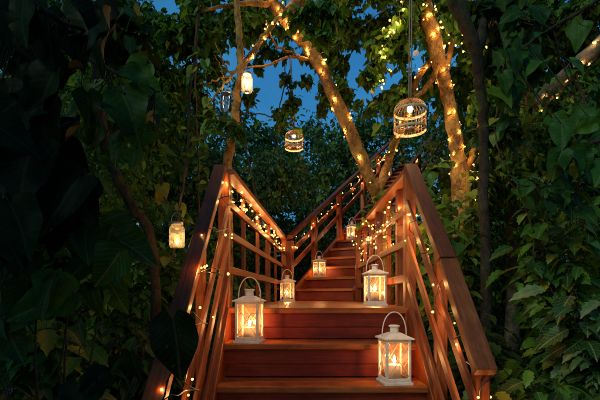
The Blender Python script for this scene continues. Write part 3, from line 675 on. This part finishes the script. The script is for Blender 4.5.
# ------------------------------------------------------------------ shrubs and plants
def shrub(label, base, h, nst, size, tpl='blade', lm='leaf', lean=(0, 0), per=9, spreadr=.35, group='leafy shrubs beside the steps', seed=1, name='leafy_shrub', cat='shrub', z0=.06):
    rr = random.Random(seed); nst = int(nst*1.7); t = thing(name, label, cat, base, group); base = Vector(base); L = Leaves(); st = MB()
    for s_ in range(nst):
        an = rr.uniform(0, 2*math.pi); sp = rr.uniform(.2, 1)*spreadr; hh = h*rr.uniform(.6, 1.05)
        tip = base+Vector((math.cos(an)*sp+lean[0], math.sin(an)*sp+lean[1], hh)); mid = base+Vector((math.cos(an)*sp*.35, math.sin(an)*sp*.35, hh*.55))
        sp_ = smooth_path([base+Vector((math.cos(an)*.03, math.sin(an)*.03, 0)), mid, tip], 8, .004)
        st.tube(sp_, lerp_list([.006, .004, .0015], len(sp_)), 5)
        n_ = per; pos = []; dr = []; nn = []; sz = []
        for k in range(n_):
            q = z0+(1-z0)*(k+rr.random()*.6)/n_; i = min(int(q*(len(sp_)-1)), len(sp_)-2); p = sp_[i].lerp(sp_[i+1], q*(len(sp_)-1)-i)
            a2_ = k*2.4+an; d = Vector((math.cos(a2_), math.sin(a2_), rr.uniform(-.45, .35)))
            pet = size*.3; st.tube([p, p+d.normalized()*pet], .0018, 4, False)
            pos.append(p+d.normalized()*pet); dr.append(d+Vector((0, 0, -.35))); nn.append((rr.gauss(0, .3), rr.gauss(0, .3)-.3, 1)); sz.append(size*rr.uniform(.6, 1.2))
        L.add(tpl, np.array(pos), np.array(dr), np.array(nn), np.array(sz), np.array([rr.random() for _ in pos]))
    st.build('stem', M['bark_dark'], t); L.build('foliage', [M[lm]], t); return t
sh = [  # label, x, y, h, stems, size, tpl, mat
 ('shrub of long blade leaves low at the right frame edge', 1.75, 2.3, 1.0, 9, .16, 'lobed', 'leaf_pale'),
 ('shrub with drooping blades at the foot of the right handrail', 1.22, 2.05, .62, 8, .13, 'lobed', 'leaf'),
 ('tall thin-stemmed shrub between black trunk and right edge', 1.9, 2.9, 1.9, 9, .15, 'lobed', 'leaf'),
 ('heart-leaved shrub behind the right handrail', 1.28, 3.3, 1.9, 10, .12, 'heart', 'leaf_yellow_lit'),
 ('heart-leaved shrub tinted as if lit at the base of the thick trunk', 1.66, 4.0, 2.3, 14, .13, 'heart', 'leaf_yellow_lit'),
 ('bushy shrub under the fork of the leaning tree', 1.25, 4.3, 1.95, 10, .11, 'heart', 'leaf_yellow_lit'),
 ('dark shrub at the bottom right corner', 1.45, 1.85, .5, 9, .13, 'blade', 'leaf_dark'),
 ('large-leaved shrub high at the right edge', 2.5, 3.2, 2.2, 11, .14, 'heart', 'leaf'),
 ('shrub crowding the ground right of the black trunk', 2.2, 3.5, 1.2, 12, .14, 'heart', 'leaf'),
 ('shrub low under the right landing railing', 1.15, 3.8, 1.0, 10, .12, 'oval', 'leaf'),
 ('dim shrub right of the steps below the handrail', 1.12, 2.6, .9, 10, .12, 'oval', 'leaf_dark'),
 ('shrub with yellow-green leaves left of the newel post', -1.02, 3.4, 1.5, 11, .13, 'heart', 'leaf_yellow_lit'),
 ('shrub of soft leaves under the left landing railing', -.75, 4.3, 1.1, 12, .11, 'oval', 'leaf'),
 ('shrub behind the left landing railing near its far end', -.62, 5.6, 1.3, 12, .11, 'oval', 'leaf'),
 ('shrub around the hanging amber jar', -1.35, 2.9, 1.5, 11, .13, 'lobed', 'leaf'),
 ('leaning shrub deep in the left shade', -1.9, 3.0, 1.9, 12, .16, 'heart', 'leaf'),
 ('shrub of narrow leaves low in the left shade', -1.35, 2.2, .95, 10, .14, 'lobed', 'leaf'),
 ('ground-hugging shrub at the bottom left corner', -1.1, 1.6, .6, 10, .12, 'blade', 'leaf_dark'),
 ('shrub at the far left edge with upright stems', -2.3, 2.5, 1.6, 12, .17, 'heart', 'leaf_dark'),
 ('shrub growing beneath the upper flight', .55, 5.4, .7, 1, .05, 'oval', 'leaf'),
 ('fern-like shrub pressing against the lower left railing', -.85, 2.35, .8, 10, .12, 'blade', 'leaf_dark'),
]
for i_, (lab, x, y, h, ns, sz, tp, lm) in enumerate(sh):
    if 'upper flight' in lab: continue
    shrub(lab, (x, y, 0), h, ns, sz, tp, lm, seed=50+i_, per=22)
# ground cover
L = Leaves(); fill(L, [((-1.6, 3.2, .1), (1.4, 1.8, .25), 1), ((2.0, 3.2, .1), (1.2, 1.8, .25), 1), ((0, 7.5, .1), (5, 2.5, .3), 1.2), ((-4, 5, .1), (2.5, 3, .3), 1), ((4.5, 5, .1), (2.5, 3, .3), 1)], 2200, .08, 'oval', 6, .6, .3)
settag(L.build('ground_cover', [M['leaf_dark'], M['twig']]), 'low leafy ground cover around the steps', None, None, 'stuff')
# large dark leaves close by on the left
def big_plant(label, base, leaves, lm='leaf_shaded', name='large_leaved_plant'):
    t = thing(name, label, 'plant', base, 'large leaved plants close on the left')
    base = Vector(base)
    tips = [Vector(q[0]) for q in leaves]; stalks = []
    for k in range(min(4, len(leaves))):
        tp = max(tips, key=lambda q: q.z+.15*math.sin(q.x*30+k*2)-(.6*sum((q-z[-1]).length < .22 for z in stalks)))
        q = smooth_path([base+Vector((.03*k, 0, 0)), base.lerp(tp, .5)+Vector((random.uniform(-.08, .08), .06, 0)), tp+Vector((0, .08, .02))], 10, .003)
        stalks.append(q); MB().tube(q, lerp_list([.007, .005, .002], len(q)), 6).build('stem', M['bark_dark'], t)
    allp = [v for q in stalks for v in q]
    for (p, d, nn, s_) in leaves:
        p = Vector(p); d = Vector(d).normalized(); att = p-d*s_*.4
        q0 = min(allp, key=lambda v: (v-att).length)
        MB().tube(smooth_path([q0, (q0+att)/2+Vector((0, .02, .03)), att], 5), .002, 5).build('petiole', M['bark_dark'], t)
        L = Leaves(); L.add('wavy%d' % random.randrange(5), np.array([tuple(att)]), np.array([tuple(d)]), np.array([tuple(nn)]), [s_], [random.random()]); L.build('leaf', [M[lm]], t)
F_ = (0, -1, .35)
def scatter(regions, n, s0, s1, seed, d0=-1.0):
    rr = random.Random(seed); out = []
    for k in range(n):
        (px, py, d, ax, ay) = regions[k % len(regions)]
        out.append((P(px+rr.uniform(-ax, ax), py+rr.uniform(-ay, ay), d+rr.uniform(-.12, .18)), (rr.uniform(-.8, .8), rr.uniform(-.5, .2), d0*rr.uniform(.3, 1)), (rr.uniform(-.7, .7), -1, rr.uniform(-.1, .9)), rr.uniform(s0, s1)))
    return out
big_plant('heart-shaped leaf, blackened for shade, covering the lower left handrail', (-.75, 1.25, 0), [
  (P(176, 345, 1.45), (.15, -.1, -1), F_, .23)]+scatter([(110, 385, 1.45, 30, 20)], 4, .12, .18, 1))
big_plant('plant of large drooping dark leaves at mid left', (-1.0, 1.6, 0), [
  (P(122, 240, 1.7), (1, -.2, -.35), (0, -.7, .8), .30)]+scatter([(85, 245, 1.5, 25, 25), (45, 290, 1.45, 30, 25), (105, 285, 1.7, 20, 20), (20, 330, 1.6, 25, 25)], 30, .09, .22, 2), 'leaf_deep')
big_plant('plant of shade-blackened leaves along the left frame edge', (-1.25, 1.15, 0), scatter([(15, 240, 1.3, 15, 25), (55, 180, 1.4, 30, 25), (10, 150, 1.3, 20, 30), (35, 120, 1.45, 30, 20), (60, 215, 1.45, 25, 20)], 34, .12, .26, 3))
# overhanging leafy bough top left
def bough(label, pts, rad, leaves, lm):
    t = thing('leafy_bough', label, 'branch', pts[0], 'leafy boughs hanging into view')
    mb, sp, rr_ = limb_mesh(pts, rad, 8, .004); mb.build('branch', M['bark_dark'], t)
    for (p, d, nn, s_) in leaves:
        p = Vector(p); d = Vector(d).normalized(); att = p-d*s_*.4
        q0 = min(sp, key=lambda v: (v-att).length)
        MB().tube(smooth_path([q0, (q0+att)/2+Vector((0, 0, -.01)), att], 4), .0025, 5).build('stem', M['bark_dark'], t)
        L = Leaves(); L.add('wavy%d' % random.randrange(5), np.array([tuple(att)]), np.array([tuple(d)]), np.array([tuple(nn)]), [s_], [random.random()]); L.build('leaf', [M[lm]], t)
bough('bough of shade-blackened leaves hanging in at the top left corner', [P(-60, -60, 1.3), P(10, -10, 1.35), P(60, 20, 1.45), P(110, 40, 1.55)], [.02, .016, .011, .005],
  scatter([(15, 30, 1.35, 20, 25), (50, 55, 1.45, 25, 25), (85, 35, 1.5, 22, 22), (30, 90, 1.4, 30, 18)], 34, .10, .22, 4), 'leaf_shaded')
bough('green-leaved bough reaching right from the left shade', [P(40, 30, 1.9), P(90, 60, 1.9), P(130, 78, 1.9), P(160, 92, 1.9)], [.014, .01, .007, .003],
  [(P(130, 115, 1.85), (.35, 0, -1), F_, .26), (P(150, 97, 1.95), (.8, 0, -.6), F_, .2)]+scatter([(115, 90, 1.9, 30, 20), (125, 140, 1.9, 28, 22), (95, 120, 1.9, 25, 30)], 24, .08, .18, 5), 'leaf_deep')
bough('bough of big green leaves drooping at the upper right', [P(640, -30, 2.4), P(585, 8, 2.4), P(540, 35, 2.4), P(505, 62, 2.5)], [.016, .012, .008, .003],
  scatter([(508, 75, 2.5, 12, 25), (525, 60, 2.4, 18, 14), (580, 130, 2.4, 22, 14), (545, 25, 2.5, 40, 12), (505, 112, 2.6, 14, 20)], 34, .09, .18, 6), 'leaf_deep')
bough('long leafy bough hanging down the right side', [P(660, 120, 2.2), P(600, 140, 2.25), P(560, 160, 2.3), P(535, 185, 2.4)], [.014, .010, .007, .003],
  scatter([(590, 165, 2.3, 15, 25), (560, 185, 2.35, 20, 25), (535, 205, 2.45, 16, 25)], 30, .08, .17, 7), 'leaf_deep')
# vines
def vine(label, pts, r=.006, leaves=14, lm='leaf', size=.09, seed=1):
    rr = random.Random(seed); t = thing('hanging_vine', label, 'vine', pts[0], 'vines and bare stems'); sp = smooth_path(pts, 8, .004)
    MB().tube(sp, r, 6).build('stem', M['twig'], t)
    if leaves:
        L = Leaves(); pos = np.array([tuple(rr.choice(sp)) for _ in range(leaves)]); d = np.array([(rr.uniform(-1, 1), rr.uniform(-1, .2), rr.uniform(-1, .1)) for _ in pos])
        L.add('heart', pos, d, np.array([(rr.gauss(0, .4), -.6, .8) for _ in pos]), np.array([size*rr.uniform(.6, 1.2) for _ in pos]), np.array([rr.random() for _ in pos])); L.build('foliage', [M[lm]], t)
vine('bare curving stem left of the handrail above the amber jar', [P(172, 262, 2.7), P(180, 205, 2.7), P(187, 155, 2.7), P(190, 95, 2.8), P(196, 40, 2.9), P(200, -20, 2.9)], .010, 8, seed=1)
vine('straight thin stem just left of the newel post', [P(199, 240, 3.3), P(198, 150, 3.3), P(196, 60, 3.3), P(202, -20, 3.3)], .008, 10, seed=2)
vine('stem leaning across behind the left newel post', [P(262, 215, 4.6), P(250, 170, 4.6), P(241, 120, 4.5), P(240, 95, 4.5)], .012, 4, seed=3)
vine('dark vine dropping through the sky gap', [P(294, 126, 5.2), P(289, 95, 5.2), P(285, 70, 5.1), P(288, 30, 5.0), P(284, -10, 5)], .007, 6, seed=4)
vine('twisting vine in front of the right thicket', [P(535, 270, 2.8), P(530, 220, 2.8), P(505, 170, 2.8), P(495, 120, 2.9), P(510, 60, 3)], .006, 16, size=.11, seed=5)
vine('vine looping down at the right edge', [P(588, 240, 2.5), P(578, 180, 2.5), P(590, 120, 2.5), P(570, 60, 2.6)], .006, 16, size=.12, seed=6)
vine('vine with yellow-tinted leaves climbing beside the hanging cage lantern', [P(380, 140, 4.2), P(376, 110, 4.1), P(372, 90, 4.0), P(366, 40, 4.0)], .005, 12, 'leaf_yellow_lit', .1, seed=7)
vine('yellow-tinted vine above the smaller cage lantern', [P(300, 130, 5.0), P(285, 122, 5.0), P(276, 130, 5.0), P(282, 175, 5.0), P(276, 200, 5.1)], .006, 18, 'leaf_yellow_lit', .1, seed=8)
vine('leafy vine beneath the forked trunk over the right landing railing', [P(360, 225, 4.7), P(372, 205, 4.5), P(392, 190, 4.4), P(402, 205, 4.3), P(398, 240, 4.3)], .006, 40, 'leaf_yellow_lit', .12, seed=9)
vine('yellow-green vine spilling over the right handrail beside the thick trunk', [P(448, 160, 4.0), P(430, 172, 3.8), P(422, 190, 3.7), P(438, 215, 3.6), P(432, 245, 3.6)], .006, 40, 'leaf_yellow_lit', .14, seed=19)
vine('yellow-tinted vine straggling before the forest right of the cage lantern', [P(322, 120, 6.8), P(318, 150, 6.8), P(326, 180, 6.7), P(322, 196, 6.8)], .006, 22, 'leaf_yellow_lit', .13, seed=11)
vine('leafy vine hanging just left of the slender trunk', [P(205, 60, 3.6), P(208, 110, 3.6), P(203, 150, 3.5), P(210, 200, 3.5)], .005, 34, 'leaf_yellow_lit', .11, seed=12)
vine('broad-leaved vine left of the handrail over the amber jar', [P(150, 120, 3.0), P(160, 160, 3.0), P(165, 200, 2.9), P(195, 225, 3.0)], .006, 30, 'leaf_yellow_lit', .12, seed=13)
vine('vine tinted golden as if lit, dangling above the far trunk fork', [P(345, 60, 4.6), P(338, 90, 4.6), P(350, 112, 4.6), P(362, 100, 4.6)], .005, 20, 'leaf_yellow_lit', .11, seed=14)
vine('thin dark stem crossing the sky gap', [P(238, 113, 5), P(262, 114, 5), P(276, 116, 5), P(284, 88, 5), P(290, 70, 5)], .008, 0, seed=10)
# cable
t = thing('overhead_cable', 'thin black cable stretched between the leaning limb and top edge', 'cable', P(318, 55, 4.1))
MB().tube(smooth_path([P(318, 55, 4.1), P(345, 40, 3.9), P(370, 20, 3.7), P(396, 2, 3.5), P(420, -15, 3.4)], 6), .004, 6).build('cable', M['cable'], t)
# ------------------------------------------------------------------ hanging cage lanterns
def cage(label, at, rope_top, e, group='hanging wire cage lanterns'):
    at = Vector(at); t = thing('cage_lantern', label, 'hanging lantern', at, group); R_ = .118
    for z in (0, .135):
        MB().lathe([(R_, z-.010), (R_+.003, z-.010), (R_+.003, z+.010), (R_, z+.010), (R_, z-.010)], 32, at).build('hoop', M['band'], t)
    w = MB()
    for z in (.035, .065, .095):
        w.tube([at+Vector((R_*math.cos(a_), R_*math.sin(a_), z)) for a_ in [k*math.pi/16 for k in range(33)]], .0013, 4, False)
    for k in range(26):
        an = 2*math.pi*k/26; q = []
        for j in range(9):
            u_ = j/8
            q.append(at+Vector((R_*math.cos(u_*math.pi/2)*math.cos(an), R_*math.cos(u_*math.pi/2)*math.sin(an), .148+.075*math.sin(u_*math.pi/2))))
        w.tube([at+Vector((R_*math.cos(an), R_*math.sin(an), -.01))]+q, .0015, 4, False)
    w.build('wire_cage', M['brass'], t)
    sp = MB()
    for k in range(9):
        an = math.pi*k/9; v_ = Vector((math.cos(an)*R_, math.sin(an)*R_, -.008)); w_ = Vector((-v_.x, -v_.y, -.008)); sp.tube([at+v_, at+w_], .0015, 4, False)
    sp.build('wire_floor', M['brass'], t)
    MB().lathe([(0, -.006), (.035, -.006), (.04, .012), (.036, .012), (.034, 0), (0, 0)], 20, at).build('dish', M['zinc'], t)
    MB().lathe([(.0, .13), (.016, .137), (.023, .155), (.016, .175), (.0, .19)], 14, at).build('bulb', M['coolbulb'], t)
    MB().tube([at+Vector((0, 0, .188)), at+Vector((0, 0, .24))], .006, 6).build('hook', M['zinc'], t)
    for dx in (-.008, .008):
        q = smooth_path([at+Vector((dx, 0, .235)), at.lerp(Vector(rope_top), .5)+Vector((dx, 0, .1)), Vector(rope_top)+Vector((dx, 0, 0))], 8)
        MB().tube(q, .005, 6).build('hanging_rope', M['rope'], t)
    put_light((0, 0, .09), e, (1, .52, .22), .02, t, 'lantern_light')
cage('larger-looking round cage lantern on a long rope left of the thick trunk', P(410, 130, 3.0), P(411, -30, 3.0), 1.8)
cage('round cage lantern hanging in the middle before the forest', P(294, 148, 5.2), P(290, 50, 5.2), 3.2)
# jars
def jar(label, at, gm, lit, top_, e=2.0):
    at = Vector(at); t = thing('glass_jar', label, 'jar', at, 'hanging glass jars'); r_ = .047
    MB().lathe([(0, 0), (r_*.85, .001), (r_, .012), (r_, .112), (r_*.93, .124), (r_*.74, .136), (r_*.74, .15)], 24, at).build('glass_body', M[gm], t)
    MB().lathe([(0, .158), (r_*.8, .157), (r_*.8, .142), (r_*.76, .142)], 24, at).build('lid', M['zinc'], t)
    hp = [at+Vector((-r_*.8*math.cos(math.pi*k/12), 0, .148+.07*math.sin(math.pi*k/12))) for k in range(13)]
    MB().tube(hp, .0016, 5).build('wire_handle', M['zinc'], t)
    MB().tube(smooth_path([at+Vector((0, 0, .216)), (at+Vector(top_))/2+Vector((0, 0, .1)), Vector(top_)], 5), .002, 5).build('hanging_wire', M['cable'], t)
    if lit:
        cd = thing('tea_light', 'lit tea light inside '+label.replace('hanging ', ''), 'candle', at+Vector((0, 0, .004)))
        MB().lathe([(0, 0), (.02, 0), (.02, .018), (0, .018)], 16, at+Vector((0, 0, .004))).build('wax', M['wax'], cd)
        MB().lathe([(0, .018), (.007, .026), (.005, .042), (0, .055)], 10, at+Vector((0, 0, .006))).build('flame', M['flame'], cd)
        put_light((0, 0, .07), e, (1, .60, .30) if e > 1 else (1, .55, .18), .02, cd, 'tea_light_glow')
jar('brightly glowing glass jar beside the slender trunk', P(247, 92, 3.35), 'jar_glass', True, P(250, 50, 3.6), 1.2)
jar('unlit cloudy glass jar left of the slender trunk', P(226, 111, 3.4), 'milky_glass', False, P(226, 78, 3.45))
jar('amber glass jar hanging low in the left foliage', P(177, 248, 2.45), 'amber_glass', True, P(182, 190, 2.7), .4)
t = thing('glass_bauble', 'small pale round bauble hanging right of the rope', 'bauble', P(416, 53, 3.3))
MB().lathe([(0, -.024), (.012, -.021), (.021, -.012), (.024, 0), (.021, .012), (.012, .021), (0, .024)], 16, P(416, 53, 3.3)).build('ball', M['frost'], t)
MB().tube([P(416, 53, 3.3)+Vector((0, 0, .022)), P(416, 0, 3.4)], .0012, 4).build('hanging_thread', M['cable'], t)
